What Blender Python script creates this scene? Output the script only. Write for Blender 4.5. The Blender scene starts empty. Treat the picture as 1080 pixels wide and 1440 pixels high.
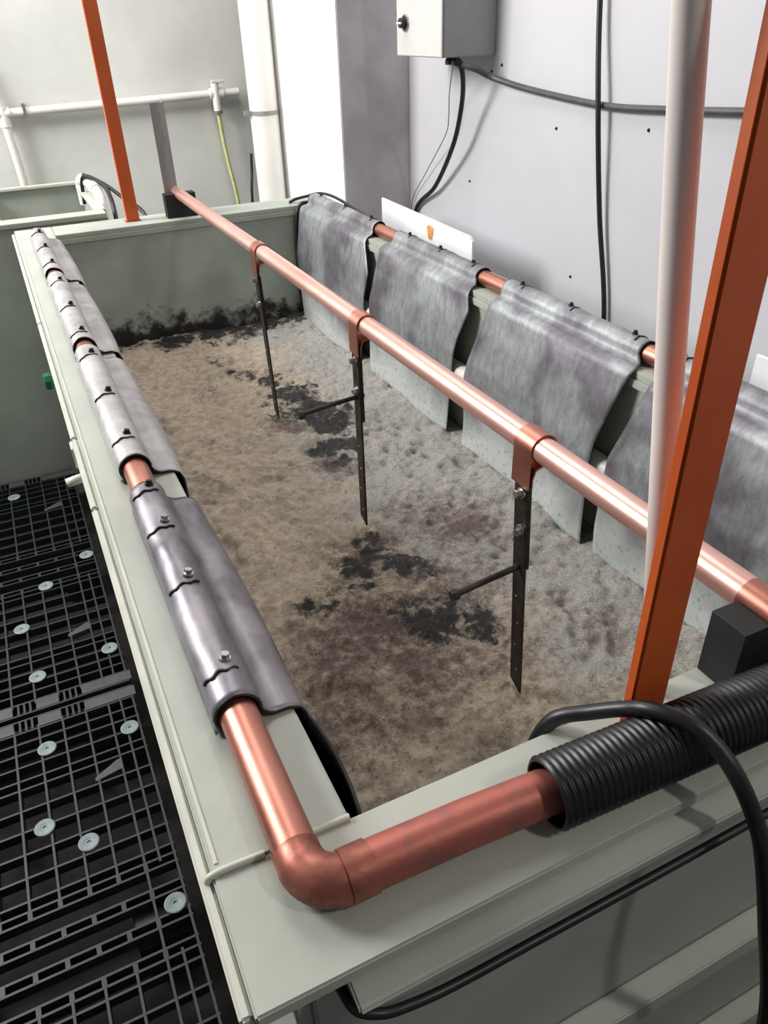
import bpy, bmesh, math, random
from mathutils import Vector, Matrix, noise

random.seed(7)
S = bpy.context.scene
COL = S.collection
PI = math.pi

# ------------------------------------------------------------------ camera
# metres; z = 0 is the top of the tank rim, +Y runs along the tank away from us
YAW, PITCH, ROLL, FPX = math.radians(24.578), math.radians(33.0575), math.radians(-2.0186), 1065.8
def cam_axes(y, p, r):
    f = Vector((math.sin(y)*math.cos(p), math.cos(y)*math.cos(p), -math.sin(p)))
    rt = Vector((math.cos(y), -math.sin(y), 0)); up = rt.cross(f)
    return math.cos(r)*rt + math.sin(r)*up, -math.sin(r)*rt + math.cos(r)*up, f
rt, up, fw = cam_axes(YAW, PITCH, ROLL)
cd = bpy.data.cameras.new('camera'); cam = bpy.data.objects.new('camera', cd); COL.objects.link(cam)
cd.sensor_fit = 'VERTICAL'; cd.sensor_height = 36.0; cd.lens = FPX/1440*36.0
cd.clip_start = 0.02; cd.clip_end = 100
cam.matrix_world = Matrix(((rt.x, up.x, -fw.x, 0), (rt.y, up.y, -fw.y, 0), (rt.z, up.z, -fw.z, 0.6), (0, 0, 0, 1)))
S.camera = cam

# ------------------------------------------------------------------ light
S.view_settings.view_transform = 'Standard'; S.view_settings.look = 'None'
S.view_settings.gamma = 1.0; S.view_settings.use_curve_mapping = False
S.view_settings.exposure = 0.0
w = bpy.data.worlds.new('world'); S.world = w; w.use_nodes = True
w.node_tree.nodes['Background'].inputs[0].default_value = (0.93, 0.96, 1.0, 1)
w.node_tree.nodes['Background'].inputs[1].default_value = 0.13
def area(name, loc, target, sx, sy, watts, col):
    l = bpy.data.lights.new(name, 'AREA'); l.shape = 'RECTANGLE'; l.size = sx; l.size_y = sy
    l.energy = watts; l.color = col
    o = bpy.data.objects.new(name, l); COL.objects.link(o); o.location = loc
    o.rotation_euler = (Vector(target)-Vector(loc)).to_track_quat('-Z', 'Y').to_euler()
    return o
area('daylight_window', (-2.4, 3.45, 2.0), (0.9, 2.5, 0.0), 1.5, 1.4, 235, (1.0, 0.985, 0.97))
area('ceiling_lamp', (0.5, 2.9, 2.7), (0.5, 2.7, 0), 1.2, 2.0, 50, (1.0, 0.97, 0.94))

area('ceiling_lamp_behind', (1.25, -1.0, 2.2), (0.5, 0.6, -.2), .12, .35, 17, (1.0, 0.93, 0.86))

# ------------------------------------------------------------------ materials
def srgb(r, g, b):
    return tuple((c/255/12.92 if c/255 <= .04045 else ((c/255+.055)/1.055)**2.4) for c in (r, g, b))
def new_mat(name):
    m = bpy.data.materials.new(name); m.use_nodes = True
    return m, m.node_tree, m.node_tree.nodes['Principled BSDF']
def N(nt, t, **kw):
    n = nt.nodes.new(t)
    for k, v in kw.items():
        if hasattr(n, k): setattr(n, k, v)
        else: n.inputs[k].default_value = v
    return n
def ramp(nt, src, stops):
    r = nt.nodes.new('ShaderNodeValToRGB'); e = r.color_ramp.elements
    while len(e) < len(stops): e.new(0.5)
    for i, (p, c) in enumerate(stops):
        e[i].position = p; e[i].color = (*c, 1) if len(c) == 3 else c
    nt.links.new(src, r.inputs[0]); return r
def coords(nt, scale=(1, 1, 1)):
    tc = nt.nodes.new('ShaderNodeTexCoord'); mp = nt.nodes.new('ShaderNodeMapping')
    mp.inputs['Scale'].default_value = scale
    nt.links.new(tc.outputs['Object'], mp.inputs[0]); return mp.outputs[0]
def mat(name, c1, c2=None, rough=0.5, metal=0.0, scale=12, stretch=(1, 1, 1), lo=.35, hi=.65, bump=0.0, bscale=80, detail=4, rough2=None):
    m, nt, b = new_mat(name)
    c1 = srgb(*c1); c2 = srgb(*c2) if c2 else c1
    b.inputs['Metallic'].default_value = metal; b.inputs['Roughness'].default_value = rough
    v = coords(nt, stretch)
    n = N(nt, 'ShaderNodeTexNoise', Scale=scale, Detail=detail, Roughness=.6); nt.links.new(v, n.inputs['Vector'])
    r = ramp(nt, n.outputs[0], [(lo, c1), (hi, c2)]); nt.links.new(r.outputs[0], b.inputs['Base Color'])
    if rough2 is not None:
        rr = ramp(nt, n.outputs[0], [(lo, (rough,)*3), (hi, (rough2,)*3)]); nt.links.new(rr.outputs[0], b.inputs['Roughness'])
    if bump:
        n2 = N(nt, 'ShaderNodeTexNoise', Scale=bscale, Detail=3); nt.links.new(v, n2.inputs['Vector'])
        bp = N(nt, 'ShaderNodeBump', Strength=bump, Distance=.004); nt.links.new(n2.outputs[0], bp.inputs['Height'])
        nt.links.new(bp.outputs[0], b.inputs['Normal'])
    return m
M = {}
M['pp'] = mat('tank_plastic', (166, 171, 160), (178, 182, 172), .5, scale=6, bump=.08, bscale=60)
M['pp2'] = mat('tank_plastic_aged', (158, 165, 155), (172, 178, 168), .5, scale=5, bump=.08, bscale=60)
M['trim'] = mat('tank_trim_plastic', (188, 190, 178), (204, 204, 192), .45, scale=9)
M['copper'] = mat('copper_tube', (224, 170, 158), (234, 190, 180), .32, .72, scale=9, stretch=(1, .35, 1), bump=.05, bscale=40, rough2=.36)
M['copper_warm'] = mat('copper_tube_dull', (168, 108, 92), (188, 130, 114), .36, .9, scale=14, stretch=(1, .5, 1), bump=.06, bscale=50, rough2=.44)
M['copper_matte'] = mat('copper_tube_oxidised', (120, 70, 58), (172, 106, 90), .55, .6, scale=22, lo=.38, hi=.6, bump=.1, bscale=70, rough2=.42)
M['copper_patch'] = mat('copper_scuffed', (172, 100, 88), (128, 94, 92), .5, .55, scale=26, lo=.5, hi=.72, bump=.12, bscale=70)
M['lead_left'] = mat('lead_sheet_dull', (98, 94, 101), (156, 151, 157), .38, .65, scale=13, stretch=(1, .6, 1), lo=.34, hi=.66, bump=.3, bscale=22, rough2=.55)
M['lead_chalky'] = mat('lead_sheet_chalky', (146, 143, 145), (190, 187, 187), .55, .3, scale=11, lo=.32, hi=.68, bump=.35, bscale=22)
M['black'] = mat('black_rubber', (16, 16, 18), (26, 26, 29), .42, scale=30)
M['black_matte'] = mat('black_block', (22, 21, 24), (32, 31, 33), .7, scale=30)
M['iron'] = mat('dark_iron', (36, 30, 27), (62, 54, 48), .5, .6, scale=40, bump=.15, bscale=120)
M['steel'] = mat('bolt_steel', (150, 150, 148), (185, 184, 180), .35, .9, scale=60)
M['orange'] = mat('orange_paint', (186, 80, 26), (196, 90, 34), .45, scale=10, bump=.03)
M['white_pvc'] = mat('white_pvc', (226, 222, 216), (236, 233, 228), .35, scale=8)
M['pink_pvc'] = mat('white_pole_plastic', (232, 220, 214), (238, 228, 222), .4, scale=8)
M['pallet'] = mat('black_pallet_plastic', (30, 32, 34), (42, 45, 47), .5, scale=12)
M['pallet_plate'] = mat('pallet_plate_plastic', (58, 61, 62), (76, 79, 79), .45, scale=12)
M['plug'] = mat('grey_pallet_plug', (112, 124, 126), (136, 148, 150), .5, scale=20)
M['floor'] = mat('dark_floor', (15, 12, 12), (36, 29, 26), .8, scale=9, bump=.3, bscale=30)
M['wall_grey'] = mat('concrete_wall', (204, 205, 200), (220, 221, 215), .85, scale=2.2, stretch=(1, 1, 1), bump=.08, bscale=25)
M['wall_white'] = mat('white_panel_wall', (189, 188, 193), (198, 197, 202), .6, scale=1.5)
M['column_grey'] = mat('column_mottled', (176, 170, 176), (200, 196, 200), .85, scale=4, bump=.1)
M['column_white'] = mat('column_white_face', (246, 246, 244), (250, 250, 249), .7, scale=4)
M['board'] = mat('white_board', (232, 234, 238), (240, 241, 244), .4, scale=3)
M['rust'] = mat('orange_stain', (198, 128, 60), (224, 172, 110), .6, scale=60)
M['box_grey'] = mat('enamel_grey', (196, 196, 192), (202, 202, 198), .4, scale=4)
M['box_shaded'] = mat('enamel_grey_shaded', (140, 142, 146), (148, 150, 154), .4, scale=4)  # darker than the door enamel: shade on the box side put into its colour
M['galv'] = mat('grey_steel_bar', (132, 132, 132), (160, 160, 158), .5, .2, scale=18, stretch=(1, 1, .3))
M['yellow'] = mat('yellow_hose', (188, 192, 120), (206, 208, 150), .4, scale=30)
M['green'] = mat('green_knob', (20, 92, 60), (26, 110, 72), .4, scale=30)
M['cable_grey'] = mat('grey_cable', (66, 66, 68), (80, 80, 82), .45, scale=30)
M['clip'] = mat('dark_clip', (30, 27, 27), (48, 44, 42), .5, .4, scale=60)

def lead_right():
    m, nt, b = new_mat('lead_sheet_streaked')
    v = coords(nt, (4, 5, 2.2)); v2 = coords(nt, (1, 1, 1))
    n = N(nt, 'ShaderNodeTexNoise', Scale=10, Detail=8, Roughness=.78); nt.links.new(v, n.inputs['Vector'])
    n2 = N(nt, 'ShaderNodeTexNoise', Scale=5.5, Detail=3); nt.links.new(v2, n2.inputs['Vector'])
    r1 = ramp(nt, n.outputs[0], [(.3, srgb(118, 123, 126)), (.68, srgb(172, 176, 178))])
    r2 = ramp(nt, n2.outputs[0], [(.44, srgb(255, 255, 255)), (.60, srgb(186, 176, 184))])
    mx = N(nt, 'ShaderNodeMix', data_type='RGBA', blend_type='MULTIPLY'); mx.inputs[0].default_value = 1
    nt.links.new(r1.outputs[0], mx.inputs[6]); nt.links.new(r2.outputs[0], mx.inputs[7])
    # chalky white crust that grows on the metal just above the bath
    tc = nt.nodes.new('ShaderNodeTexCoord'); sp = nt.nodes.new('ShaderNodeSeparateXYZ'); nt.links.new(tc.outputs['Object'], sp.inputs[0])
    ad = N(nt, 'ShaderNodeMath', operation='MULTIPLY_ADD'); ad.inputs[1].default_value = .16; nt.links.new(n2.outputs[0], ad.inputs[0]); nt.links.new(sp.outputs['Z'], ad.inputs[2])
    cr = ramp(nt, ad.outputs[0], [(0, (1, 1, 1)), (1, (0, 0, 0))])
    mr = N(nt, 'ShaderNodeMapRange'); mr.inputs[1].default_value = -.30; mr.inputs[2].default_value = -.19; mr.inputs[3].default_value = 1; mr.inputs[4].default_value = 0
    nt.links.new(ad.outputs[0], mr.inputs[0])
    mx2 = N(nt, 'ShaderNodeMix', data_type='RGBA'); nt.links.new(mr.outputs[0], mx2.inputs[0])
    n3 = N(nt, 'ShaderNodeTexNoise', Scale=60, Detail=4, Roughness=.8); nt.links.new(v2, n3.inputs['Vector'])
    cc = ramp(nt, n3.outputs[0], [(.3, srgb(120, 128, 126)), (.45, srgb(200, 206, 204))])
    nt.links.new(mx.outputs[2], mx2.inputs[6]); nt.links.new(cc.outputs[0], mx2.inputs[7])
    nt.links.new(mx2.outputs[2], b.inputs['Base Color'])
    b.inputs['Metallic'].default_value = .45; b.inputs['Roughness'].default_value = .5
    bp = N(nt, 'ShaderNodeBump', Strength=.25, Distance=.004); nt.links.new(n.outputs[0], bp.inputs['Height']); nt.links.new(bp.outputs[0], b.inputs['Normal'])
    return m
M['lead_right'] = lead_right()

def stained_wall():
    m, nt, b = new_mat('tank_plastic_stained')
    v = coords(nt)
    n = N(nt, 'ShaderNodeTexNoise', Scale=6, Detail=4); nt.links.new(v, n.inputs['Vector'])
    base = ramp(nt, n.outputs[0], [(.35, srgb(150, 160, 150)), (.65, srgb(174, 183, 171))])
    n2 = N(nt, 'ShaderNodeTexNoise', Scale=14, Detail=8, Roughness=.75); nt.links.new(v, n2.inputs['Vector'])
    sp = nt.nodes.new('ShaderNodeSeparateXYZ'); nt.links.new(v, sp.inputs[0])
    mr = N(nt, 'ShaderNodeMapRange'); mr.inputs[1].default_value = -.42; mr.inputs[2].default_value = -.20; mr.inputs[3].default_value = .42; mr.inputs[4].default_value = -.12
    nt.links.new(sp.outputs['Z'], mr.inputs[0])
    ad = N(nt, 'ShaderNodeMath', operation='ADD'); nt.links.new(n2.outputs[0], ad.inputs[0]); nt.links.new(mr.outputs[0], ad.inputs[1])
    k = ramp(nt, ad.outputs[0], [(.70, (0, 0, 0)), (.86, (1, 1, 1))])
    mx = N(nt, 'ShaderNodeMix', data_type='RGBA'); nt.links.new(k.outputs[0], mx.inputs[0])
    nt.links.new(base.outputs[0], mx.inputs[6]); mx.inputs[7].default_value = (*srgb(34, 31, 31), 1)
    nt.links.new(mx.outputs[2], b.inputs['Base Color']); b.inputs['Roughness'].default_value = .55
    return m
M['pp_stain'] = stained_wall()

def foam_mat():
    m, nt, b = new_mat('bath_foam')
    v = coords(nt)
    def attr(n): a = nt.nodes.new('ShaderNodeAttribute'); a.attribute_name = n; return a.outputs['Fac']
    def mixc(fac, a, bcol):
        mx = N(nt, 'ShaderNodeMix', data_type='RGBA'); nt.links.new(fac, mx.inputs[0])
        (nt.links.new(a, mx.inputs[6]) if not isinstance(a, tuple) else None)
        if isinstance(bcol, tuple): mx.inputs[7].default_value = (*bcol, 1)
        else: nt.links.new(bcol, mx.inputs[7])
        return mx.outputs[2]
    n = N(nt, 'ShaderNodeTexNoise', Scale=42, Detail=8, Roughness=.72); nt.links.new(v, n.inputs['Vector'])
    n2 = N(nt, 'ShaderNodeTexNoise', Scale=260, Detail=4, Roughness=.8); nt.links.new(v, n2.inputs['Vector'])
    beige = ramp(nt, n.outputs[0], [(.3, srgb(138, 124, 107)), (.7, srgb(194, 180, 160))])
    grey = ramp(nt, n2.outputs[0], [(.3, srgb(112, 108, 101)), (.6, srgb(164, 161, 154)), (.74, srgb(214, 213, 208))])
    c = mixc(attr('grey'), beige.outputs[0], grey.outputs[0])
    # brown scum and black flecks: vertex weight pushes the noise over its threshold
    def thresh(attr_name, nn, lo, hi, k):
        ad = N(nt, 'ShaderNodeMath', operation='MULTIPLY_ADD'); ad.inputs[1].default_value = k
        nt.links.new(attr(attr_name), ad.inputs[0]); nt.links.new(nn, ad.inputs[2])
        return ramp(nt, ad.outputs[0], [(lo, (0, 0, 0)), (hi, (1, 1, 1))]).outputs[0]
    nb = N(nt, 'ShaderNodeTexNoise', Scale=46, Detail=8, Roughness=.8); nt.links.new(v, nb.inputs['Vector'])
    nk = N(nt, 'ShaderNodeTexNoise', Scale=62, Detail=9, Roughness=.85); nt.links.new(v, nk.inputs['Vector'])
    c = mixc(thresh('brown', nb.outputs[0], .62, .84, .46), c, srgb(92, 76, 70))
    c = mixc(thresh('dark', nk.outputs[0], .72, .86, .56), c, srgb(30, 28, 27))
    ns = N(nt, 'ShaderNodeTexNoise', Scale=120, Detail=3, Roughness=.6); nt.links.new(v, ns.inputs['Vector'])
    spk = ramp(nt, ns.outputs[0], [(.30, (.75,)*3), (.40, (0, 0, 0))])
    c = mixc(spk.outputs[0], c, srgb(84, 72, 64))
    c = mixc(attr('pit'), c, srgb(96, 84, 74))
    nt.links.new(c, b.inputs['Base Color']); b.inputs['Roughness'].default_value = .75
    bp = N(nt, 'ShaderNodeBump', Strength=.9, Distance=.008); nt.links.new(n.outputs[0], bp.inputs['Height']); nt.links.new(bp.outputs[0], b.inputs['Normal'])
    return m
M['foam'] = foam_mat()

# ------------------------------------------------------------------ helpers
def link(name, me, m, parent=None, loc=None, rot=None, smooth=False):
    o = bpy.data.objects.new(name, me)
    if m is not None and not me.materials: me.materials.append(M[m] if isinstance(m, str) else m)
    if smooth:
        for p in me.polygons: p.use_smooth = True
    COL.objects.link(o)
    if loc is not None: o.location = loc
    if rot is not None: o.rotation_euler = rot
    if parent is not None:
        o.parent = parent
        if parent.type == 'EMPTY': o.matrix_parent_inverse = Matrix.Translation(-parent.location)
        elif parent.location.length > 1e-9 or any(abs(a) > 1e-9 for a in parent.rotation_euler):
            o.matrix_parent_inverse = (Matrix.Translation(parent.location) @ parent.rotation_euler.to_matrix().to_4x4()).inverted()
    return o
def tag(o, label=None, cat=None, group=None, kind=None):
    if label: o['label'] = label
    if cat: o['category'] = cat
    if group: o['group'] = group
    if kind: o['kind'] = kind
    return o
def thing(name, loc, label, cat, group=None):
    o = bpy.data.objects.new(name, None); COL.objects.link(o); o.location = loc; o.empty_display_size = .05
    return tag(o, label, cat, group)
def mesh(name, v, f):
    me = bpy.data.meshes.new(name); me.from_pydata([tuple(a) for a in v], [], f); me.update(); return me
def finish(bm, name, bevel=0, seg=2):
    if bevel: bmesh.ops.bevel(bm, geom=bm.edges[:], offset=bevel, segments=seg, affect='EDGES', clamp_overlap=True)
    bmesh.ops.recalc_face_normals(bm, faces=bm.faces)
    me = bpy.data.meshes.new(name); bm.to_mesh(me); bm.free(); return me
def box_me(name, x0, x1, y0, y1, z0, z1, bevel=0.002, seg=2):
    bm = bmesh.new()
    vs = [bm.verts.new((x, y, z)) for x in (x0, x1) for y in (y0, y1) for z in (z0, z1)]
    for f in ((0, 1, 3, 2), (4, 6, 7, 5), (0, 4, 5, 1), (2, 3, 7, 6), (0, 2, 6, 4), (1, 5, 7, 3)): bm.faces.new([vs[i] for i in f])
    return finish(bm, name, bevel, seg)
def box(name, x0, x1, y0, y1, z0, z1, m, parent=None, bevel=0.002):
    return link(name, box_me(name, x0, x1, y0, y1, z0, z1, bevel), m, parent)
def smooth_path(pts, n=12):
    P = [Vector(p) for p in pts]; P = [2*P[0]-P[1]] + P + [2*P[-1]-P[-2]]; out = []
    for i in range(1, len(P)-2):
        a, b, c, d = P[i-1:i+3]
        for k in range(n):
            t = k/n
            out.append(.5*((2*b)+(c-a)*t+(2*a-5*b+4*c-d)*t*t+(3*b-a-3*c+d)*t**3))
    return out+[P[-2]]
def tube_me(name, path, r, seg=16, caps=True, inner=None):
    """round tube along a path; r a number or a function of the ring index; inner radius -> hollow wall"""
    P = [Vector(p) for p in path]; v = []; f = []
    def rings(rad, base):
        nrm = None
        for i, p in enumerate(P):
            t = (P[min(i+1, len(P)-1)]-P[max(i-1, 0)]).normalized()
            if nrm is None: nrm = t.orthogonal().normalized()
            nrm = (nrm - t*nrm.dot(t)).normalized(); bi = t.cross(nrm); rr = rad(i) if callable(rad) else rad
            for k in range(seg):
                a = 2*PI*k/seg; v.append(p+rr*(math.cos(a)*nrm+math.sin(a)*bi))
    rings(r, 0); n = len(P)
    def skin(o, flip):
        for i in range(n-1):
            for k in range(seg):
                q = [o+i*seg+k, o+i*seg+(k+1) % seg, o+(i+1)*seg+(k+1) % seg, o+(i+1)*seg+k]
                f.append(q[::-1] if flip else q)
    skin(0, False)
    if inner:
        o = len(v); rings(inner, o); skin(o, True)
        for e in (0, n-1):
            for k in range(seg):
                q = [e*seg+k, o+e*seg+k, o+e*seg+(k+1) % seg, e*seg+(k+1) % seg]; f.append(q if e == 0 else q[::-1])
    elif caps:
        o = len(v); v += v[:seg]+v[(n-1)*seg:n*seg]       # caps on their own vertices keep the ends crisp
        f.append([o+k for k in range(seg)][::-1]); f.append([o+seg+k for k in range(seg)])
    me = mesh(name, v, f)
    for p in me.polygons: p.use_smooth = len(p.vertices) == 4
    return me
def tube(name, path, r, m, parent=None, seg=16, inner=None):
    return link(name, tube_me(name, path, r, seg, inner=inner), m, parent)
def cable(name, pts, r, m, label=None, cat='cable', parent=None, n=10, group=None):
    o = tube(name, smooth_path(pts, n), r, m, parent, 12)
    if label: tag(o, label, cat, group)
    return o
def lathe_me(name, prof, seg=20):
    """profile (radius, height) turned about z"""
    v = []; f = []
    for r, z in prof:
        for k in range(seg): a = 2*PI*k/seg; v.append((r*math.cos(a), r*math.sin(a), z))
    for i in range(len(prof)-1):
        for k in range(seg): f.append((i*seg+k, i*seg+(k+1) % seg, (i+1)*seg+(k+1) % seg, (i+1)*seg+k))
    f.append(list(range(seg))[::-1]); f.append([(len(prof)-1)*seg+k for k in range(seg)])
    return mesh(name, v, f)
def bolt_me(name, r, h, washer=1.5):
    bm = bmesh.new()
    for rr, z0, z1, s in ((r*washer, 0, h*.25, 16), (r, h*.25, h, 6)):
        c = bmesh.ops.create_cone(bm, cap_ends=True, segments=s, radius1=rr, radius2=rr*.94, depth=z1-z0)
        bmesh.ops.translate(bm, verts=c['verts'], vec=(0, 0, (z0+z1)/2))
    return finish(bm, name)

# ------------------------------------------------------------------ the room
ZF, ZD = -1.17, -1.03           # floor under the pallets, top of the pallet deck
tag(box('floor', -3, 2.2, -1.2, 4.6, ZF-.05, ZF, 'floor', bevel=0), kind='structure')
tag(box('wall_back', -3, 2.2, 4.5, 4.62, ZF, 2.6, 'wall_grey', bevel=0), kind='structure')
wr = tag(box('wall_right', 1.6, 1.72, -1.2, 3.108, ZF, 2.6, 'wall_white', bevel=0), kind='structure')
# square column in the corner: grey face towards us, bright white face to the left
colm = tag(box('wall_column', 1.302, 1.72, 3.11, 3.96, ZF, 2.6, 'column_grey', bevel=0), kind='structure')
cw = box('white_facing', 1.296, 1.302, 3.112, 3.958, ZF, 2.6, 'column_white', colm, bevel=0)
scr = bolt_me('wall_screw', .0035, .004)
for y, z in ((2.5, .44), (2.12, .30), (1.98, -.12), (2.62, .08), (2.72, -.22), (1.72, .33), (2.44, .46)):
    link('screw', scr, 'clip', wr, (1.6, y, z), (0, -PI/2, 0))

# ------------------------------------------------------------------ plating tank
XI0, XI1, YI0, YI1 = .138, 1.045, .40, 2.97           # inside of the rim
XO0, XO1, YO0, YO1 = .012, 1.18, .279, 3.13
tank = thing('plating_tank', (.6, 1.7, ZF), 'long grey-green plastic plating tank with wide flat rim, full of foam', 'tank')
RT = .016
box('rim_board', XO0, XI0, YI0+.0003, YO1, -RT, 0, 'pp', tank)
box('rim_board', XI1, XO1, YI0+.0003, YO1, -RT, 0, 'pp2', tank)
box('rim_board', XO0, XO1, YO0, YI0, -RT, 0, 'pp', tank)
box('rim_board', XI0+.0005, XI1-.0005, YI1, YO1, -RT, -.0002, 'pp2', tank)
# second, slightly recessed lip below the rim
LZ = -.034
box('rim_lip', XI0-.05, XI0+.004, YI0, YI1, LZ, -RT, 'pp', tank)
box('rim_lip', XI1-.004, XI1+.05, YI0, YI1, LZ, -RT, 'pp2', tank)
box('rim_lip', XI0, XI1, YI0-.05, YI0-.006, LZ, -RT, 'pp', tank)
box('rim_lip', XI0, XI1, YI1-.004, YI1+.05, LZ, -RT, 'pp2', tank)
# walls
box('side_wall', XI0-.02, XI0+.008, YI0, YI1, ZF+.12, LZ, 'pp_stain', tank)
box('side_wall', XI1+.009, XI1+.04, YI0, YI1, ZF+.12, LZ, 'pp2', tank)
box('end_wall', XI0-.02, XI1+.03, YI0-.028, YI0-.002, ZF+.12, LZ, 'pp_stain', tank)
box('end_wall', XI0-.02, XI1+.03, YI1+.002, YI1+.028, ZF+.12, LZ, 'pp_stain', tank)
box('base_plate', .04, 1.15, .32, 3.1, ZF, ZF+.12, 'pp', tank)
box('outer_panel', .045, .06, .31, 3.1, ZF+.1, -RT, 'pp', tank)
box('outer_panel', 1.13, 1.145, .31, 3.1, ZF+.1, -RT, 'pp', tank)
box('outer_panel', .06, 1.13, .300, .315, ZF+.1, -RT, 'pp2', tank)
box('outer_panel', .06, 1.13, 3.085, 3.1, ZF+.1, -RT, 'pp2', tank)
# stiffening bar under the front rim, and a ledge lower down
def prism_x(name, x0, x1, yz, m, parent, bevel=.002):
    bm = bmesh.new()
    a = [bm.verts.new((x0, y, z)) for y, z in yz]; b = [bm.verts.new((x1, y, z)) for y, z in yz]; n = len(yz)
    bm.faces.new(a); bm.faces.new(b[::-1])
    for i in range(n): bm.faces.new((a[i], b[i], b[(i+1) % n], a[(i+1) % n]))
    return link(name, finish(bm, name, bevel), m, parent)
prism_x('stiffener_bar', .085, 1.14, [(.299, -.018), (.264, -.024), (.2605, -.028), (.263, -.045), (.299, -.047)], 'pp', tank)
prism_x('ledge', .06, 1.14, [(.299, -.388), (.272, -.398), (.270, -.430), (.299, -.432)], 'pp', tank)
prism_x('ledge', .06, 1.14, [(.299, -.70), (.272, -.71), (.270, -.74), (.299, -.742)], 'pp', tank)
# trim strips along the outer left edge, with open joints
for y0, y1, z0, z1 in ((.285, 1.06, -.032, -.006), (1.066, 1.32, -.032, -.006), (1.326, 2.02, -.032, -.006), (2.03, 3.12, -.03, -.008)):
    box('edge_trim', .001, .0115, y0, y1, z0, z1, 'trim', tank, .0025)
box('edge_trim', .0165, .0205, .41, 3.1, .0001, .0012, 'trim', tank, .0005)
box('edge_trim', .005, .0115, .285, 2.05, -.075, -.034, 'trim', tank, .002)
# weld beads
tube('weld_bead', smooth_path([(.0075, .404, -.030), (.008, .402, -.006), (.016, .401, .0015), (.04, .4005, .002), (.0585, .4, .0015)], 8), .0034, 'trim', tank, 8)
tube('weld_bead', [(.103, .4, .0015), (.12, .4, .002), (XI0, .4, .0015)], .0034, 'trim', tank, 8)
tube('weld_bead', [(XO0+.012, YI1+.003, -.0005), (XI0, YI1+.002, -.0005)], .0022, 'trim', tank, 8)
# stub valve and green knob on the left side
sp = tube('drain_spout', [(.05, 1.78, -.318), (-.012, 1.782, -.326), (-.034, 1.783, -.330)], .0115, 'white_pvc', tank, 16, inner=.006)
box('spout_bracket', -.004, .045, 1.80, 1.85, -.31, -.25, 'white_pvc', tank, .004)
kb = lathe_me('outlet_knob', [(.012, 0), (.026, .004), (.028, .012), (.026, .026), (.02, .03)], 10)
link('outlet_knob', kb, 'green', tank, (.004, 2.46, -.32), (0, -PI/2, 0))
tube('outlet_stem', [(.05, 2.46, -.32), (.02, 2.46, -.32)], .012, 'white_pvc', tank, 12)
# pvc air pipe along the inside right wall, behind the lead sheets
pv = tube('inner_pipe', [(1.0305, .46, -.230), (1.0305, 2.9, -.230)], .0225, 'white_pvc', None, 20)
tag(pv, 'white plastic pipe along the inner tank wall behind the grey lead sheets', 'pipe')

# ------------------------------------------------------------------ foam
ZL = -.42
fx0, fx1, fy0, fy1 = XI0+.010, XI1+.007, YI0, YI1
st = .0055
nx = int((fx1-fx0)/st)+1; ny = int((fy1-fy0)/st)+1
# hollows (x, y, radius, depth)
rnd = random.Random(3); pits = []
for _ in range(150):   # dimples along the right, in front of the sheets
    y = rnd.uniform(.5, 2.0); x = .90-.0*y+rnd.gauss(-.06, .05)
    pits.append((x, y, rnd.uniform(.007, .013), rnd.uniform(.004, .010)))
for _ in range(60):
    y = rnd.uniform(.9, 2.3); pits.append((.265+rnd.gauss(0, .02), y, rnd.uniform(.009, .016), rnd.uniform(.005, .010)))
for _ in range(70):
    pits.append((rnd.uniform(.2, .95), rnd.uniform(.45, 2.9), rnd.uniform(.006, .013), rnd.uniform(.003, .007)))
for x, y in ((.30, .94), (.33, .93), (.36, .91), (.30, 1.09), (.29, 1.13), (.27, .86), (.245, .80), (.37, .88), (.42, .80)):
    pits.append((x, y, .018, .012))
pits = [p for p in pits if .17 < p[0] < 1.0]
grid = {}
for p in pits: grid.setdefault((int(p[0]/.04), int(p[1]/.04)), []).append(p)
dark = [(.56, 2.52, .10, .55), (.62, 2.44, .09, .6), (.67, 2.34, .09, .75), (.70, 2.2, .11, .85), (.71, 2.06, .11, .95), (.73, 1.95, .09, 1.0), (.68, 1.80, .08, .9), (.65, 1.70, .06, .7),
        (.80, 2.0, .07, .6), (.53, 1.29, .075, .9), (.49, 1.24, .055, .8), (.60, 1.21, .07, .75), (.65, 1.19, .06, .7), (.57, 1.34, .05, .6), (.60, 1.02, .06, .85), (.56, 1.04, .06, .8), (.64, .99, .05, .8), (.53, 1.08, .06, .55),
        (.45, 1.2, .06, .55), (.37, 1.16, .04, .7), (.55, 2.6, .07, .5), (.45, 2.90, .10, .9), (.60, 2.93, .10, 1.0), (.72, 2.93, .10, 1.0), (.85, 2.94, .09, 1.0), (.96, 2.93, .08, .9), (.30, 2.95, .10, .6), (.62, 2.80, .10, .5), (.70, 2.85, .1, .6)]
brown = [(.62, 1.12, .22, .6), (.78, 1.3, .13, .8), (.70, 1.4, .10, .6), (.45, 1.05, .16, .8), (.35, 1.0, .12, .7), (.30, .85, .14, .7), (.5, .92, .16, .7), (.62, .85, .14, .6), (.30, .6, .14, .6), (.5, .7, .12, .4), (.36, 2.0, .06, .4), (.30, 1.75, .06, .5), (.44, 2.35, .08, .4), (.75, .65, .15, .4), (.85, .85, .08, .5), (.62, 1.7, .09, .8), (.60, 2.0, .07, .7), (.55, 1.3, .09, .8)]
def blobs(L, x, y):
    s = 0
    for bx, by, r, k in L:
        d = ((x-bx)**2+(y-by)**2)/(r*r)
        if d < 4: s = max(s, k*math.exp(-d))
    return s
V = []; F = []; A = {'grey': [], 'dark': [], 'brown': [], 'pit': []}
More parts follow.
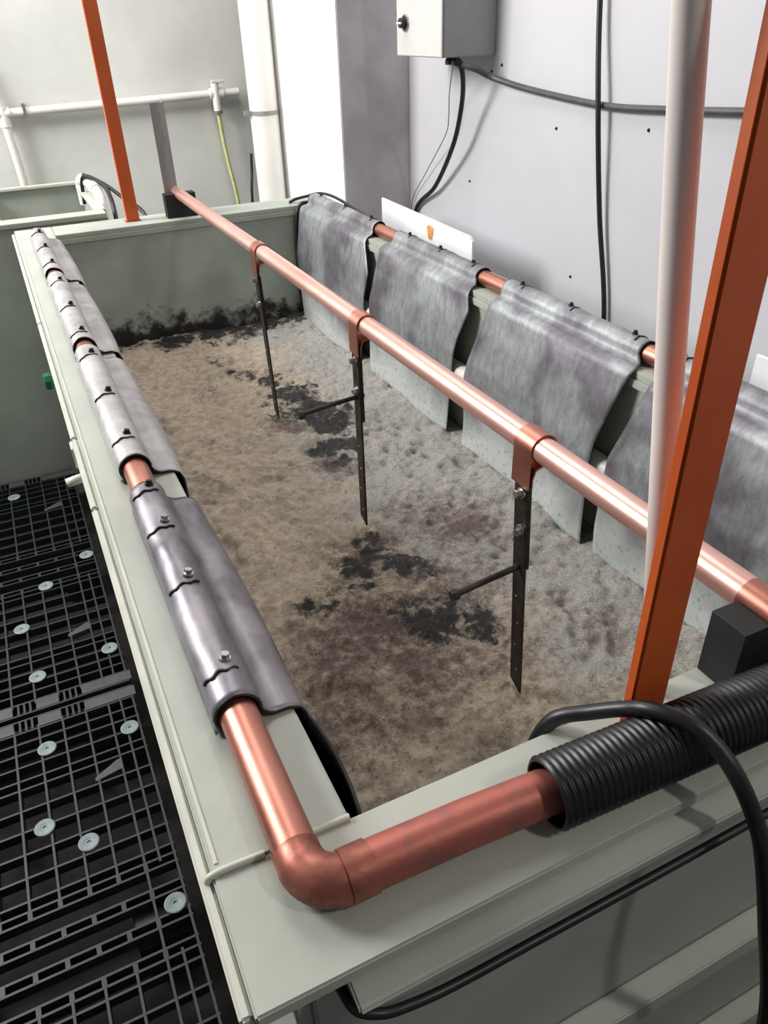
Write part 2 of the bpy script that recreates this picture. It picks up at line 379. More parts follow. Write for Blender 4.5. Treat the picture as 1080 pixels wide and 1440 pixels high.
for j in range(ny):
    y = min(fy0+j*st, fy1)
    for i in range(nx):
        x = min(fx0+i*st, fx1)
        q = Vector((x, y, 0))
        wx = x+.055*noise.noise(q*8)+.03*noise.noise(q*24); wy = y+.055*noise.noise(q*8+Vector((7, 3, 1)))+.03*noise.noise(q*24+Vector((2, 9, 4)))
        d = blobs(dark, wx, wy); br = blobs(brown, wx, wy)
        g = (x-.66-.10*math.sin(y*3.1))/.16+noise.noise(q*6)*.7+.5
        g = max(0, min(1, g))
        fz = noise.noise(q*30)*.5+noise.noise(q*70)*.35; d = max(0, d+.55*fz*min(1, d*2.5))
        h = .010*noise.noise(q*5)+.010*noise.noise(q*15)+.0075*(1-.3*g)*noise.noise(q*38)+.004*noise.noise(q*95)
        h += (.006*abs(noise.noise(q*60))-.006)*(d > .25)*1.0
        # puffy cushions of foam up against the right-hand sheets
        if x > .80:
            e = (x-.80)/.2; h += .016*min(1, e)*abs(noise.noise(Vector((x*7, y*9, 2))))**.6
        pt = 0
        gi, gj = int(x/.04), int(y/.04)
        for a in (gi-1, gi, gi+1):
            for b2 in (gj-1, gj, gj+1):
                for (px, py, pr, pd) in grid.get((a, b2), ()):
                    dd = ((x-px)**2+((y-py)*.9)**2)/(pr*pr)
                    if dd < 5: k = math.exp(-dd); h -= pd*k*1.2; pt = max(pt, k*.45)
        V.append((x, y, ZL+h)); A['grey'].append(g); A['dark'].append(d); A['brown'].append(br); A['pit'].append(pt)
for j in range(ny-1):
    for i in range(nx-1):
        a = j*nx+i; F.append((a, a+1, a+nx+1, a+nx))
fm = mesh('bath_foam', V, F)
for k, vals in A.items():
    at = fm.attributes.new(k, 'FLOAT', 'POINT'); at.data.foreach_set('value', vals)
fo = link('bath_foam', fm, 'foam', smooth=True)
tag(fo, 'beige and grey scummy foam with black flecks covering the bath', 'foam', kind='stuff')

# ------------------------------------------------------------------ copper bus pipes
PR = .0195; ZP = .0205
bus = thing('copper_pipe', (.081, .34, 0), 'copper pipe along the left rim that turns a corner in front', 'pipe')
tube('long_run', [(.081, .372, ZP), (.081, 1.4, ZP), (.0805, 2.94, ZP)], PR, 'copper_warm', bus, 28)
ER = .030; el = [(.081, .378, ZP)]
for k in range(13):
    a = PI+k/12*PI/2; el.append((.081+ER+ER*math.cos(a), .337+ER+ER*math.sin(a), ZP+.001*k/12))
el.append((.118, .337, ZP+.0012))
tube('elbow', el, lambda i: .0203+(.0008 if 1 < i < 13 else 0), 'copper_matte', bus, 28)
tube('elbow_socket', [(.108, .337, .0224), (.131, .3368, .0226)], .0222, 'copper_matte', bus, 28)
tube('front_run', [(.125, .337, .0226), (.22, .334, .0232), (.36, .325, .0245)], .0206, 'copper_patch', bus, 28)
tube('right_copper_pipe', [(1.092, .42, .0205), (1.092, 2.95, .0205)], PR, 'copper_warm', None, 28)
rp = bpy.data.objects['right_copper_pipe']; rp.name = 'bus_pipe'
tag(rp, 'copper pipe on the right rim, mostly wrapped under four grey lead sheets', 'pipe')
cb = thing('hanging_rail', (.6, 1.7, .058), 'long pinkish copper pipe spanning the middle of the bath on black blocks', 'pipe')
tube('rail_tube', [(.603, .40, .080), (.600, 1.7, .080), (.598, 3.10, .080)], .0195, 'copper', cb, 32)
tube('end_coupling', [(.603, .352, .080), (.603, .402, .080)], .0198, 'copper_warm', cb, 28)
tube('end_collar', [(.598, 3.095, .080), (.598, 3.112, .080)], .0205, 'white_pvc', cb, 28)

# ------------------------------------------------------------------ support blocks (notched)
def block(x0, x1, y0, y1, h, xc, label):
    r = .0213; prof = [(x0, 0), (x1, 0), (x1, h), (xc+r, h)]
    for k in range(9):
        a = -k/8*PI; prof.append((xc+r*math.cos(a), .080+r*math.sin(a)))
    prof += [(xc-r, h), (x0, h)]
    bm = bmesh.new(); a = [bm.verts.new((x, y0, z+.0005)) for x, z in prof]; b = [bm.verts.new((x, y1, z+.0005)) for x, z in prof]; n = len(prof)
    bm.faces.new(a); bm.faces.new(b[::-1])
    for i in range(n): bm.faces.new((a[i], b[i], b[(i+1) % n], a[(i+1) % n]))
    o = link('support_block', finish(bm, 'support_block', .0012, 1), 'black_matte'); tag(o, label, 'block', 'blocks under the hanging rail')
block(.548, .665, .354, .398, .081, .603, 'black notched block on the front rim beside the corrugated hose')
block(.542, .655, 3.015, 3.06, .082, .598, 'black notched block on the far rim under the end of the copper rail')

# ------------------------------------------------------------------ lead sheets
def lerp(a, b, t): return a+(b-a)*t
def interp(tab, s):
    for (a, va), (b, vb) in zip(tab, tab[1:]):
        if s <= b: return lerp(va, vb, 0 if b == a else max(0, (s-a)/(b-a)))
    return tab[-1][1]
def resample(P, n):
    P = [Vector((p[0], p[1])) for p in P]; L = [0]
    for a, b in zip(P, P[1:]): L.append(L[-1]+(b-a).length)
    out = []
    for k in range(n):
        s = L[-1]*k/(n-1); i = 0
        while i < len(L)-2 and L[i+1] < s: i += 1
        out.append(P[i].lerp(P[i+1], (s-L[i])/(L[i+1]-L[i] or 1)))
    return out
BOLT = bolt_me('bolt', .0048, .0068, 1.4)
def slit_me():
    # dark fold in the sheet beside a bolt: a thin strap bent over the pipe
    R = .0256; v = []; f = []
    for k in range(13):
        a = math.radians(148-k*7.6)
        wob = .002*math.sin(k*1.3)
        for dy, dr in ((-.0012, 0), (.0012, 0), (.0012, .0022), (-.0012, .0022)):
            v.append(((R+dr)*math.cos(a), dy+wob, (R+dr)*math.sin(a)))
    for k in range(12):
        for s in range(4): f.append((k*4+s, k*4+(s+1) % 4, k*4+4+(s+1) % 4, k*4+4+s))
    f.append((0, 1, 2, 3)); f.append((48+3, 48+2, 48+1, 48))
    return mesh('slit', v, f)
SLIT = slit_me()
def sheet(side, far_tab, near_tab, bolts, label, seed, skirt=0.0, shiny=()):
    """far_tab / near_tab: (height z, y) of the two free edges along the way down"""
    L = side == 'left'
    cx = .081 if L else 1.092; sg = 1 if L else -1; edge = XI0 if L else XI1
    R = .0236
    prof = []
    a0 = 212 if L else 205
    if L: prof.append((-.0245-skirt, -.0185))
    for k in range(0, 21):
        a = math.radians(a0-(a0+(14 if L else 12))*k/20); prof.append((R*math.cos(a), R*math.sin(a)))
    # from pipe to rim, over the edge and down (distances towards the bath are positive)
    ed = (edge-cx)*sg
    if L: tail = [(.029, -.013), (.036, -.0172), (ed-.004, -.0178), (ed+.008, -.024), (ed+.013, -.036), (ed+.013, -.10), (ed+.012, -.36)]
    else: tail = [(.0275, -.010), (.033, -.0160), (ed-.004, -.0170), (ed+.006, -.024), (ed+.014, -.045), (ed+.026, -.13), (ed+.040, -.24), (ed+.042, -.44)]
    prof += tail
    P = resample(prof, 70); zc = ZP
    ny_ = 56; v = []; f = []
    for i, p in enumerate(P):
        z = p.y+zc; on_pipe = p.x < .03
        ya = interp(near_tab, -z); yb = interp(far_tab, -z)
        for j in range(ny_):
            t = j/(ny_-1); y = lerp(ya, yb, t); x = cx+sg*p.x; zz = z
            depth = max(0, -z)
            q = Vector((y*5, depth*6, seed*3.1))
            if z < -.006:
                wv = min(1, depth/.05)
                if L: x += sg*wv*(.007*math.sin(PI*t)*1.6+.006*noise.noise(q))-.0
                else: x += sg*wv*(.013*noise.noise(q)+.010*math.sin(t*PI*2+seed)*min(1, depth/.2)); x = min(x, XI1-.010-.032*min(1, depth/.17))
            else:
                k = .0032*noise.noise(Vector((y*14, p.x*30, seed)))+.0016*noise.noise(Vector((y*40, p.x*60, seed)))
                zz += max(-.0004, k)
                if not L and p.x > .02: zz += .002*abs(noise.noise(Vector((y*12, 3, seed))))
            v.append((x, y, zz))
    for i in range(len(P)-1):
        for j in range(ny_-1):
            a = i*ny_+j; q = (a, a+1, a+ny_+1, a+ny_); f.append(q if not L else q[::-1])
    base = thing('lead_sheet', (cx, (near_tab[0][1]+far_tab[0][1])/2, 0), label, 'sheet', 'lead sheets over the %s pipe' % side)
    me = mesh('draped_sheet', v, f)
    o = link('draped_sheet', me, ('lead_left' if shiny else 'lead_chalky') if L else 'lead_right', base, smooth=True)
    md = o.modifiers.new('thickness', 'SOLIDIFY'); md.thickness = .0022; md.offset = 1.0
    # dark lip of the cut ends
    for tab, col_, nm in ((0, ny_-1, 'cut_edge'), (1, 0, 'cut_edge')):
        pts = [Vector(v[i*ny_+col_]) for i in range(2, len(P))]
        tube(nm, [p+Vector((0, 0, .0012)) for p in pts], .0017 if L else .0014, 'clip', o, 6)
    for bi, by in enumerate(bolts):
        ang = math.radians(78 if L else 95)
        bx, bz = cx+sg*.0262*math.cos(ang), zc+.0262*math.sin(ang)
        bo = link('bolt', BOLT.copy() if by in shiny else BOLT, 'steel' if by in shiny else 'clip', base, (bx, by+.011, bz), (0, (PI/2-ang)*sg, 0.3*bi))
        if by in shiny: bo.data.materials.clear(); bo.data.materials.append(M['steel'])
        sl = link('slit', SLIT, 'clip', o, (cx, by-.006, zc), (0, 0, 0 if L else PI))
    return base
def tabs(*p): return list(p)
E0 = -.1
def T(*p): return [(E0, p[0][1])]+list(p)
sheet('left', T((0, 1.012), (.05, 1.0), (.4, .99)), T((0, .545), (.05, .55), (.4, .56)), (.590, .752, .885, .990), 'nearest purple-grey lead sheet on the left pipe, four bolts along its ridge', 1, 0, (.590, .752, .885))
sheet('left', T((0, 1.655), (.05, 1.62), (.4, 1.60)), T((0, 1.105), (.05, 1.09), (.4, 1.1)), (1.175, 1.37, 1.59), 'lead sheet on the left pipe, just beyond the bare strip of copper', 2)
sheet('left', T((0, 2.29), (.05, 2.25), (.4, 2.2)), T((0, 1.70), (.05, 1.68), (.4, 1.7)), (1.745, 1.95, 2.19), 'lead sheet on the left pipe, third from the front', 3)
sheet('left', T((0, 2.90), (.05, 2.88), (.4, 2.86)), T((0, 2.335), (.05, 2.31), (.4, 2.33)), (2.40, 2.61, 2.83), 'farthest lead sheet on the left pipe, by the far corner', 4)
sheet('right', T((-.02, 2.925), (0, 2.94), (.2, 2.93), (.45, 2.90)), T((-.02, 2.345), (0, 2.335), (.1, 2.28), (.25, 2.30), (.45, 2.36)), (2.40, 2.62, 2.85), 'farthest draped grey lead sheet on the right, hanging in the far corner', 5)
sheet('right', T((-.02, 2.195), (0, 2.22), (.2, 2.25), (.45, 2.26)), T((-.02, 1.705), (0, 1.685), (.05, 1.665), (.13, 1.695), (.45, 1.735)), (1.75, 1.93, 2.12), 'grey lead sheet on the right, second from the far corner beside the white board', 6)
sheet('right', T((-.02, 1.583), (0, 1.578), (.2, 1.635), (.45, 1.63)), T((-.02, 1.085), (0, 1.062), (.08, 1.085), (.17, 1.105), (.45, 1.092)), (1.12, 1.33, 1.52), 'grey lead sheet on the right, behind the nearest hanger', 7)
sheet('right', T((-.02, 1.02), (0, 1.005), (.18, 1.055), (.45, 1.05)), T((-.02, .47), (0, .46), (.45, .47)), (.56, .75, .985), 'nearest grey lead sheet on the right, seen past the orange post', 8)
# black liner hanging inside the front left corner
v = []; f = []
for i in range(14):
    z = -.018-.40*i/13
    for j in range(14):
        t = j/13; y = .408+.165*t
        v.append((XI0+.012+.026*math.sin(PI*min(1, t*1.15+.02))**.8*min(1, .3+i/6), y, z))
for i in range(13):
    for j in range(13): a = i*14+j; f.append((a, a+1, a+15, a+14))
ln = link('black_liner', mesh('black_liner', v, f), 'black_matte', smooth=True); ln.modifiers.new('thickness', 'SOLIDIFY').thickness = .003
tag(ln, 'black liner strip hanging inside the front left corner of the bath', 'liner')

# ------------------------------------------------------------------ hangers on the rail
def hanger(x, y, zb, rod, label, tilt=0.0, wd=.032):
    h = thing('rail_hanger', (x, y, .08), label, 'hanger', 'hangers on the copper rail')
    R = .0206; v = []; f = []; hw = .021
    prof = [(-R-.0002, -.062), (-R-.0002, -.03)]+[(R*math.cos(math.radians(a)), R*math.sin(math.radians(a))) for a in range(190, -31, -10)]+[(.012, -.022), (-.012, -.030), (-.0165, -.045), (-.0165, -.062)]
    prof2 = [(-R-.0026, -.062), (-R-.0026, -.03)]+[((R+.0026)*math.cos(math.radians(a)), (R+.0026)*math.sin(math.radians(a))) for a in range(190, -31, -10)]+[(.013, -.025), (-.010, -.033), (-.0142, -.046), (-.0142, -.062)]
    for (px, pz), (qx, qz) in zip(prof, prof2):
        for yy in (-hw, hw): v.append((x+px, y+yy, .08+pz)); v.append((x+qx, y+yy, .08+qz))
    n = len(prof)
    for i in range(n-1):
        a, b = i*4, i*4+4
        f += [(a, a+2, b+2, b), (a+1, b+1, b+3, a+3), (a, b, b+1, a+1), (a+2, a+3, b+3, b+2)]
    f += [(0, 1, 3, 2), ((n-1)*4, (n-1)*4+2, (n-1)*4+3, (n-1)*4+1)]
    link('strap', mesh('strap', v, f), 'copper_warm', h, smooth=True).modifiers.new('edges', 'EDGE_SPLIT')
    # flat iron bar, cut at a slant at the foot
    bx = x-.0165; z0 = .034
    def bar(name, xa, xb, ztop, zbot, w0, w1, slant):
        bm = bmesh.new(); out = [(-w0, ztop), (w0, ztop), (w1, zbot+slant), (-w1, zbot)]
        a = [bm.verts.new((xa+tilt*(ztop-zz), y+yy, zz)) for yy, zz in out]; b = [bm.verts.new((xb+tilt*(ztop-zz), y+yy, zz)) for yy, zz in out]
        bm.faces.new(a); bm.faces.new(b[::-1])
        for i in range(4): bm.faces.new((a[i], b[i], b[(i+1) % 4], a[(i+1) % 4]))
        return link(name, finish(bm, name, .0006, 1), 'iron', h)
    bar('flat_bar', bx-.0045, bx, z0, zb, wd/2, wd/2*.94, .016)
    bar('backing_bar', bx+.0002, bx+.0055, .018, -.135, wd/2, wd/2, 0)
    for k, zz in enumerate((.006, -.062)):
        bo = bolt_me('bolt', .0065, .013, 1.45); link('bolt', bo, 'steel', h, (bx-.0045+tilt*(z0-zz), y-.004, zz), (0, -PI/2, .4*k))
    for k in range(4):
        zz = -.20-.055*k
        link('rivet', RIV, 'steel', h, (bx-.0045+tilt*(z0-zz), y+.003*(-1)**k, zz), (0, -PI/2, 0))
    if rod:
        rz = rod[0]; xs = bx+tilt*(z0-rz)
        rd = tube('threaded_rod', [(xs+.012, y, rz), (xs-rod[1]*.5, y-.004, rz-.004), (xs-rod[1], y-.006, rz-.010)], .0052, 'iron', h, 10)
        link('rod_nut', bolt_me('rod_nut', .0088, .012, 1.0), 'iron', rd, (xs-rod[1]+.006, y-.006, rz-.010), (0, -PI/2, 0))
    return h
RIV = lathe_me('rivet', [(.0022, 0), (.0018, .0012), (.0006, .0016)], 8)
hanger(.603, .785, -.415, (-.135, .125), 'nearest dark iron hanger with copper strap and a rod sticking out', .05)
hanger(.600, 1.385, -.405, (-.078, .135), 'middle dark iron hanger with copper strap on the rail', .0)
hanger(.599, 2.06, -.415, None, 'farthest dark iron hanger, thin edge-on, on the copper rail', .03)

# ------------------------------------------------------------------ posts
def post(name, x0, x1, y0, y1, z1, label):
    p = thing(name, ((x0+x1)/2, (y0+y1)/2, 0), label, 'post', 'orange gantry posts')
    box('post_tube', x0, x1, y0, y1, .0035, z1, 'orange', p, .0025)
    box('foot_plate', x0-.006, x1+.006, y0-.003, y1+.003, .0002, .0035, 'orange', p, .001)
    return p
post('orange_post', .409, .453, .3525, .3655, 1.6, 'bright orange square post rising from the front rim')
post('orange_post', .398, .443, 3.045, 3.075, 2.4, 'orange square post on the far rim in front of the back wall')
wp = tube('white_pole', [(.485, .399, .0008), (.436, .399, .31), (.389, .399, .604), (.248, .399, 1.5)], .0112, 'pink_pvc', None, 28, inner=.009)
tag(wp, 'white plastic pipe leaning upright behind the near orange post', 'pole')
gb = thing('steel_upright', (.585, 3.085, 0), 'grey steel angle bar standing behind the far end of the copper rail', 'bar')
box('flange', .556, .606, 3.078, 3.083, .0005, .375, 'galv', gb, .001)
box('web', .602, .606, 3.0832, 3.122, .0005, .375, 'galv', gb, .001)

# ------------------------------------------------------------------ corrugated hose and cables at the front
path = []; rad = []
x = .292; k = 0
HP = [(.28, .322), (.42, .3165), (.56, .311), (.75, .306), (1.02, .302)]
while x < 1.02:
    for j in range(6):
        xx = x+.0068*j/6
        path.append((xx, interp(HP, xx), .0336)); rad.append(.0302+.0028*(0.5-0.5*math.cos(2*PI*j/6)))
    x += .0068
hs = link('corrugated_hose', tube_me('corrugated_hose', path, lambda i: rad[i], 36, inner=.0285), 'black')
tag(hs, 'black corrugated hose sleeved over the copper pipe on the front rim', 'hose')
cable('black_cable', [(.36, .46, -.20), (.352, .418, -.06), (.350, .409, -.016), (.362, .399, .016), (.384, .376, .036), (.400, .352, .056), (.408, .330, .072), (.424, .300, .0755), (.434, .276, .065), (.440, .252, .045), (.452, .235, .007), (.456, .220, -.026), (.470, .200, -.121), (.513, .180, -.322), (.54, .17, -.6), (.55, .17, ZF+.01)], .0078, 'black', 'thick black cable arching over the corrugated hose and dropping in front')
cable('black_cable', [(.080, .292, -.040), (.084, .268, -.034), (.10, .2580, -.036), (.12, .2565, -.043), (.164, .2565, -.051), (.246, .2565, -.0515), (.38, .2565, -.052), (.5, .2565, -.051), (.7, .2565, -.051), (1.1, .255, -.051)], .0042, 'black', 'thin black cable running under the front rim stiffener')

# ------------------------------------------------------------------ pallets underfoot
PL = 1.44; PW = 1.12
def bar_me(name, dx, dy, dz): return box_me(name, -dx/2, dx/2, -dy/2, dy/2, -dz, 0, 0)
CROSS = bar_me('cross_bar', PW-.03, .0055, .028)
SHORT = bar_me('slot_stud', .010, .022, .026); STUD = bar_me('slot_stud', .006, .040, .026)
PLUG = lathe_me('plug', [(.0245, 0), (.0245, .003), (.022, .0042), (.012, .0036), (.009, .0026), (.0045, .0026), (.004, -.004)], 20)
XB = [-.03, -.064, -.098]+[-.160-.0633*i for i in range(16)]
SEG = .575
LONGA = bar_me('long_bar', .0055, SEG, .028); LONGB = bar_me('long_bar', .0055, PL-.02, .028)
GUS = mesh('gusset', [(0, 0, 0), (-.06, -.012, 0), (-.06, .0, 0), (0, .035, 0), (.012, .035, 0), (.012, 0, 0), (0, 0, -.02), (-.06, -.012, -.02), (-.06, .0, -.02), (0, .035, -.02), (.012, .035, -.02), (.012, 0, -.02)],
           [(0, 5, 4, 3, 2, 1), (6, 7, 8, 9, 10, 11)]+[(i, (i+1) % 6, (i+1) % 6+6, i+6) for i in range(6)])
FOOT = box_me('foot', -.06, .06, -.06, .06, ZF-ZD, -.0285, .004)
def pallet(y0, label, flip):
    p = thing('plastic_pallet', (-PW/2, y0+PL/2, ZF), label, 'pallet', 'black pallets on the floor')
    for i, xb in enumerate(XB):
        if xb < -PW+.02: continue
        if i in (0, 2): link('long_bar', LONGB, 'pallet', p, (xb, y0+PL/2, ZD))
        else:
            for yy in (y0+.036+SEG/2, y0+PL-.036-SEG/2): link('long_bar', LONGA, 'pallet', p, (xb, yy, ZD))
    offs = [.050, .090, .13, .175, .222, .252, .32, .385, .45, .515, .575]
    rails = [.612, .684]
    for o in offs:
        for yy in (y0+o, y0+PL-o): link('cross_bar', CROSS, 'pallet', p, (-PW/2-.01, yy, ZD-.0012))
    for o in rails:
        for c in (y0+o, y0+PL-o):
            for d in (-.011, .011): link('rail_bar', CROSS, 'pallet', p, (-PW/2-.01, c+d, ZD-.0006))
            for xb in XB[2:]:
                if xb > -PW+.02: link('slot_stud', SHORT, 'pallet', p, (xb, c, ZD-.0002))
    # end strips: solid plates alternating with slots
    for e, s in ((y0, 1), (y0+PL, -1)):
        link('end_bar', CROSS, 'pallet', p, (-PW/2-.01, e+s*.004, ZD))
        xs = -.018; first = True
        while xs > -PW+.1:
            wdt = .142 if first else .062
            ya, yb = sorted((e+s*.008, e+s*.046))
            box('end_plate', xs-wdt, xs, ya, yb, ZD-.02, ZD+.0006, 'pallet_plate', p, 0)
            for q in range(3): link('slot_stud', STUD, 'pallet', p, (xs-wdt-.016-.016*q, e+s*.027, ZD))
            xs -= wdt+.064; first = False
        for xg in (-.108, -.42, -.74):
            g = link('gusset', GUS, 'pallet_plate', p, (xg, e+s*.30, ZD+.0004))
    for (xc, o) in ((-.057, .170), (-.272, .142), (-.300, .396), (-.208, .486 if flip else .60), (-.055, .728), (-.56, .15), (-.52, .40), (-.70, .17)):
        for yy in ((y0+o, y0+PL-o) if o in (.142, .15) else (y0+PL-o if flip else y0+o,)):
            link('plug', PLUG, 'plug', p, (xc, yy, ZD+.0008))
    for xf in (-.09, -.56, -1.0):
        for yf in (y0+.10, y0+PL/2, y0+PL-.10): link('foot', FOOT, 'pallet', p, (xf, yf, ZD))
    return p
pallet(.352, 'black plastic lattice pallet nearest to us beside the tank', True)
pallet(1.808, 'black plastic lattice pallet farther along, touching the second tank', False)

# ------------------------------------------------------------------ second tank behind
nt_ = thing('rinse_tank', (-.6, 3.65, ZF), 'second grey-green plastic tank standing beyond the far left corner', 'tank')
box('front_panel', -1.8, .348, 3.27, 3.285, ZF, -.018, 'pp2', nt_)
box('back_panel', -1.8, .366, 4.02, 4.035, ZF, .0, 'pp2', nt_)
box('end_panel', .345, .360, 3.286, 4.019, ZF, -.02, 'pp2', nt_)
box('end_panel', -1.815, -1.80, 3.27, 4.035, ZF, -.018, 'pp2', nt_)
box('divider', -.035, -.023, 3.36, 4.019, ZF+.2, -.03, 'pp2', nt_)
box('rim_board', -1.8, .355, 3.262, 3.355, -.018, 0, 'pp', nt_)
box('rim_board', -1.8, .366, 4.00, 4.036, .0002, .012, 'trim', nt_)
box('rim_board', .325, .366, 3.356, 3.999, -.018, 0, 'trim', nt_)
box('inner_base', -1.79, .34, 3.286, 4.019, -.62, -.60, 'pp2', nt_)
wh = thing('white_hose', (.36, 3.6, 0), 'white plastic elbow pipe on the end of the second tank', 'pipe')
tube('elbow_pipe', smooth_path([(.345, 3.98, -.08), (.345, 3.96, .01), (.352, 3.90, .035), (.362, 3.75, .036), (.368, 3.6, .034), (.372, 3.5, .0), (.372, 3.48, -.10)], 8), .020, 'white_pvc', wh, 16)
tube('pipe_socket', [(.352, 3.90, .036), (.360, 3.80, .037)], .024, 'white_pvc', wh, 16)
tube('pipe_socket', [(.366, 3.66, .037), (.369, 3.58, .034)], .024, 'white_pvc', wh, 16)
cable('black_cable', [(.33, 3.80, -.05), (.345, 3.77, .062), (.40, 3.62, .055), (.45, 3.42, .02), (.50, 3.25, -.03), (.50, 3.2, -.2)], .008, 'black', 'black cable looping from the second tank towards the far orange post')
cable('black_cable', [(.352, 3.80, .065), (.40, 3.60, .050), (.405, 3.46, .02), (.40, 3.38, -.06), (.39, 3.36, -.2)], .009, 'black', 'black cable curling over the white elbow pipe of the second tank')

# ------------------------------------------------------------------ back wall pipework
YB = 4.465
wpipe = thing('water_pipe', (.6, YB, .28), 'white water pipe running across the back wall with a tap', 'pipe')
tube('pipe_run', [(.10, YB, .272), (.62, YB, .282), (1.28, YB, .298)], .020, 'white_pvc', wpipe, 16)
tube('down_pipe', smooth_path([(.115, YB, .27), (.115, YB-.002, .20), (.125, YB, .0), (.13, YB, -.4)], 6), .020, 'white_pvc', wpipe, 16)
tube('riser', [(.105, YB, .29), (.06, YB, .40), (.03, YB, .5)], .018, 'white_pvc', wpipe, 14)
tube('elbow_joint', [(.075, YB, .272), (.145, YB, .274)], .026, 'white_pvc', wpipe, 16)
tube('elbow_joint', [(.115, YB, .30), (.115, YB, .215)], .026, 'white_pvc', wpipe, 16)
box('pipe_clip', .205, .219, YB-.026, YB+.034, .25, .31, 'steel', wpipe, .002)
tube('tee', [(1.125, YB, .296), (1.195, YB, .296)], .027, 'white_pvc', wpipe, 16)
tb = tube('tap_body', [(1.155, YB-.01, .345), (1.155, YB-.012, .215)], .020, 'white_pvc', wpipe, 14)
box('tap_lever', 1.135, 1.20, YB-.03, YB-.012, .345, .360, 'white_pvc', tb, .003)
tube('hose_clamp', [(1.155, YB-.012, .218), (1.155, YB-.012, .204)], .023, 'steel', tb, 14)
cable('yellow_hose', [(1.155, YB-.012, .203), (1.158, YB-.016, .14), (1.165, YB-.014, .05), (1.175, YB-.02, -.05), (1.195, YB-.03, -.22), (1.21, YB-.03, -.5)], .010, 'yellow', 'thin yellow-green hose hanging from the tap on the back wall', 'hose')
dp = thing('drain_pipe', (1.222, 3.87, ZF), 'thick white vertical drain pipe beside the white column face', 'pipe')
tube('pipe_body', [(1.222, 3.87, ZF+.001), (1.222, 3.87, 2.5)], .066, 'white_pvc', dp, 36)
pb = tube('pipe_band', [(1.222, 3.87, .238), (1.222, 3.87, .256)], .0685, 'galv', dp, 36)
box('band_lug', 1.125, 1.157, 3.855, 3.875, .238, .258, 'galv', pb, .002)
cable('black_cable', [(1.175, 4.0, .06), (1.165, 3.99, -.02), (1.145, 3.97, -.16), (1.14, 3.97, -.6)], .007, 'black', 'short black cable hanging left of the drain pipe')

# ------------------------------------------------------------------ things on and against the right wall
eb = thing('control_box', (1.5, 2.65, .487), 'grey metal control box with a rotary switch on the right wall', 'control box')
box('box_body', 1.402, 1.5995, 2.482, 2.805, .487, 1.0, 'box_shaded', eb, .003)
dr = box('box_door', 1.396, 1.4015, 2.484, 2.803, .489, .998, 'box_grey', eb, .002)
kn = link('switch_knob', lathe_me('switch_knob', [(.022, 0), (.022, .006), (.015, .007), (.015, .022), (.013, .024)], 20), 'black', dr, (1.396, 2.735, .585), (0, -PI/2, 0))
link('switch_ring', lathe_me('switch_ring', [(.027, 0), (.026, .004), (.0225, .0045)], 20), 'steel', dr, (1.3958, 2.735, .585), (0, -PI/2, 0))
box('switch_pointer', 1.368, 1.374, 2.719, 2.751, .582, .588, 'white_pvc', dr, .001)
box('sticker', 1.3952, 1.396, 2.57, 2.64, .640, .68, 'white_pvc', dr, 0)
for y in (2.60, 2.56): link('cable_gland', lathe_me('cable_gland', [(.016, 0), (.016, .012), (.011, .022)], 12), 'black', eb, (1.46, y-.06, .465))
XWc = 1.59
cable('grey_cable', [(1.46, 2.50, .47), (1.50, 2.45, .455), (1.56, 2.42, .425), (1.586, 2.236, .398), (1.586, 1.90, .378), (1.586, 1.67, .383), (1.586, 1.41, .396), (1.586, 1.0, .42), (1.586, .4, .47)], .0095, 'cable_grey', 'thick grey cable sagging along the right wall from the control box')
cable('black_cable', [(1.46, 2.48, .478), (1.49, 2.504, .426), (1.52, 2.56, .336), (1.54, 2.648, .202), (1.57, 2.833, .035), (1.588, 3.034, -.09), (1.588, 3.06, -.3)], .0085, 'black', 'black cable curving down from under the control box')
cable('grey_wire', [(1.47, 2.533, .475), (1.53, 2.662, .373), (1.55, 2.70, .291), (1.56, 2.74, .227), (1.58, 2.92, .08), (1.59, 3.07, -.058), (1.592, 3.08, -.2)], .0016, 'cable_grey', 'hair-thin wire dangling below the control box', 'wire')
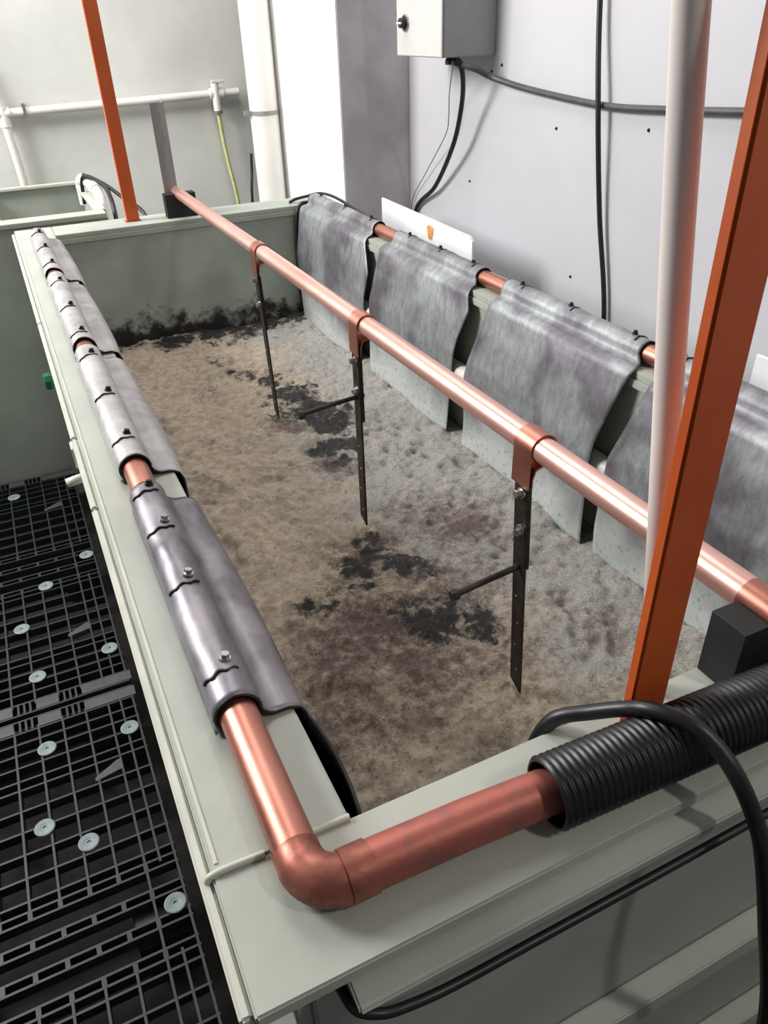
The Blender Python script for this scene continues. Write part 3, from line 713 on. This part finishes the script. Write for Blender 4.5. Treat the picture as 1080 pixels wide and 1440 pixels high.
cable('black_cable', [(1.575, 1.97, .95), (1.575, 1.945, .624), (1.566, 1.895, .378), (1.578, 1.85, .099), (1.584, 1.78, -.191), (1.584, 1.74, -.6)], .0075, 'black', 'straight black cable hanging vertically down the right wall')
wb = thing('white_board', (1.36, 2.55, -.4), 'white board with an orange stain leaning behind the right pipe', 'board')
wbm = mesh('board_sheet', [(1.35+dx, y, z) for dx in (0, .008) for y, z in ((2.185, -.4), (2.87, -.4), (2.87, .010), (2.20, -.006), (2.185, -.02))],
     [(0, 1, 2, 3, 4), (9, 8, 7, 6, 5)]+[(i, i+5, (i+1) % 5+5, (i+1) % 5) for i in range(5)])
link('board_sheet', wbm, 'board', wb)
st_ = [(2.47+.022*math.cos(a)*(1+.25*math.sin(3*a)), -.045+.03*math.sin(a)*(1+.2*math.cos(2*a))) for a in [k*PI/12 for k in range(24)]]
link('stain', mesh('stain', [(1.3495, y, z) for y, z in st_]+[(1.3485, y, z) for y, z in st_], [tuple(range(24)), tuple(range(47, 23, -1))]+[(i, i+24, (i+1) % 24+24, (i+1) % 24) for i in range(24)]), 'rust', wb)
wb2 = box('white_board', 1.30, 1.308, .42, 1.0, -.5, .007, 'board', None, .002)
tag(wb2, 'white board edge at the right, behind the nearest lead sheet', 'board')
# shelf the boards stand on, between tank and wall
sh = tag(box('board_shelf', 1.20, 1.57, .3, 2.95, -.52, -.5, 'pp2', None, .002), 'low grey ledge between the tank and the right wall', 'ledge')
# cables round the far right corner
cable('black_cable', [(1.02, 3.02, .004), (1.05, 3.03, .012), (1.10, 3.04, .016), (1.14, 2.99, .03), (1.148, 2.85, .035), (1.15, 2.65, .02), (1.148, 2.48, .010), (1.145, 2.42, .006)], .0055, 'black', 'black cable lying along the far right rim behind the lead sheet')
cable('black_cable', [(1.075, 2.962, .008), (1.045, 2.958, .005), (1.022, 2.952, -.03), (1.012, 2.950, -.12), (1.008, 2.948, -.24), (1.01, 2.945, -.40)], .0075, 'black', 'black cable dropping into the bath at the far right corner')
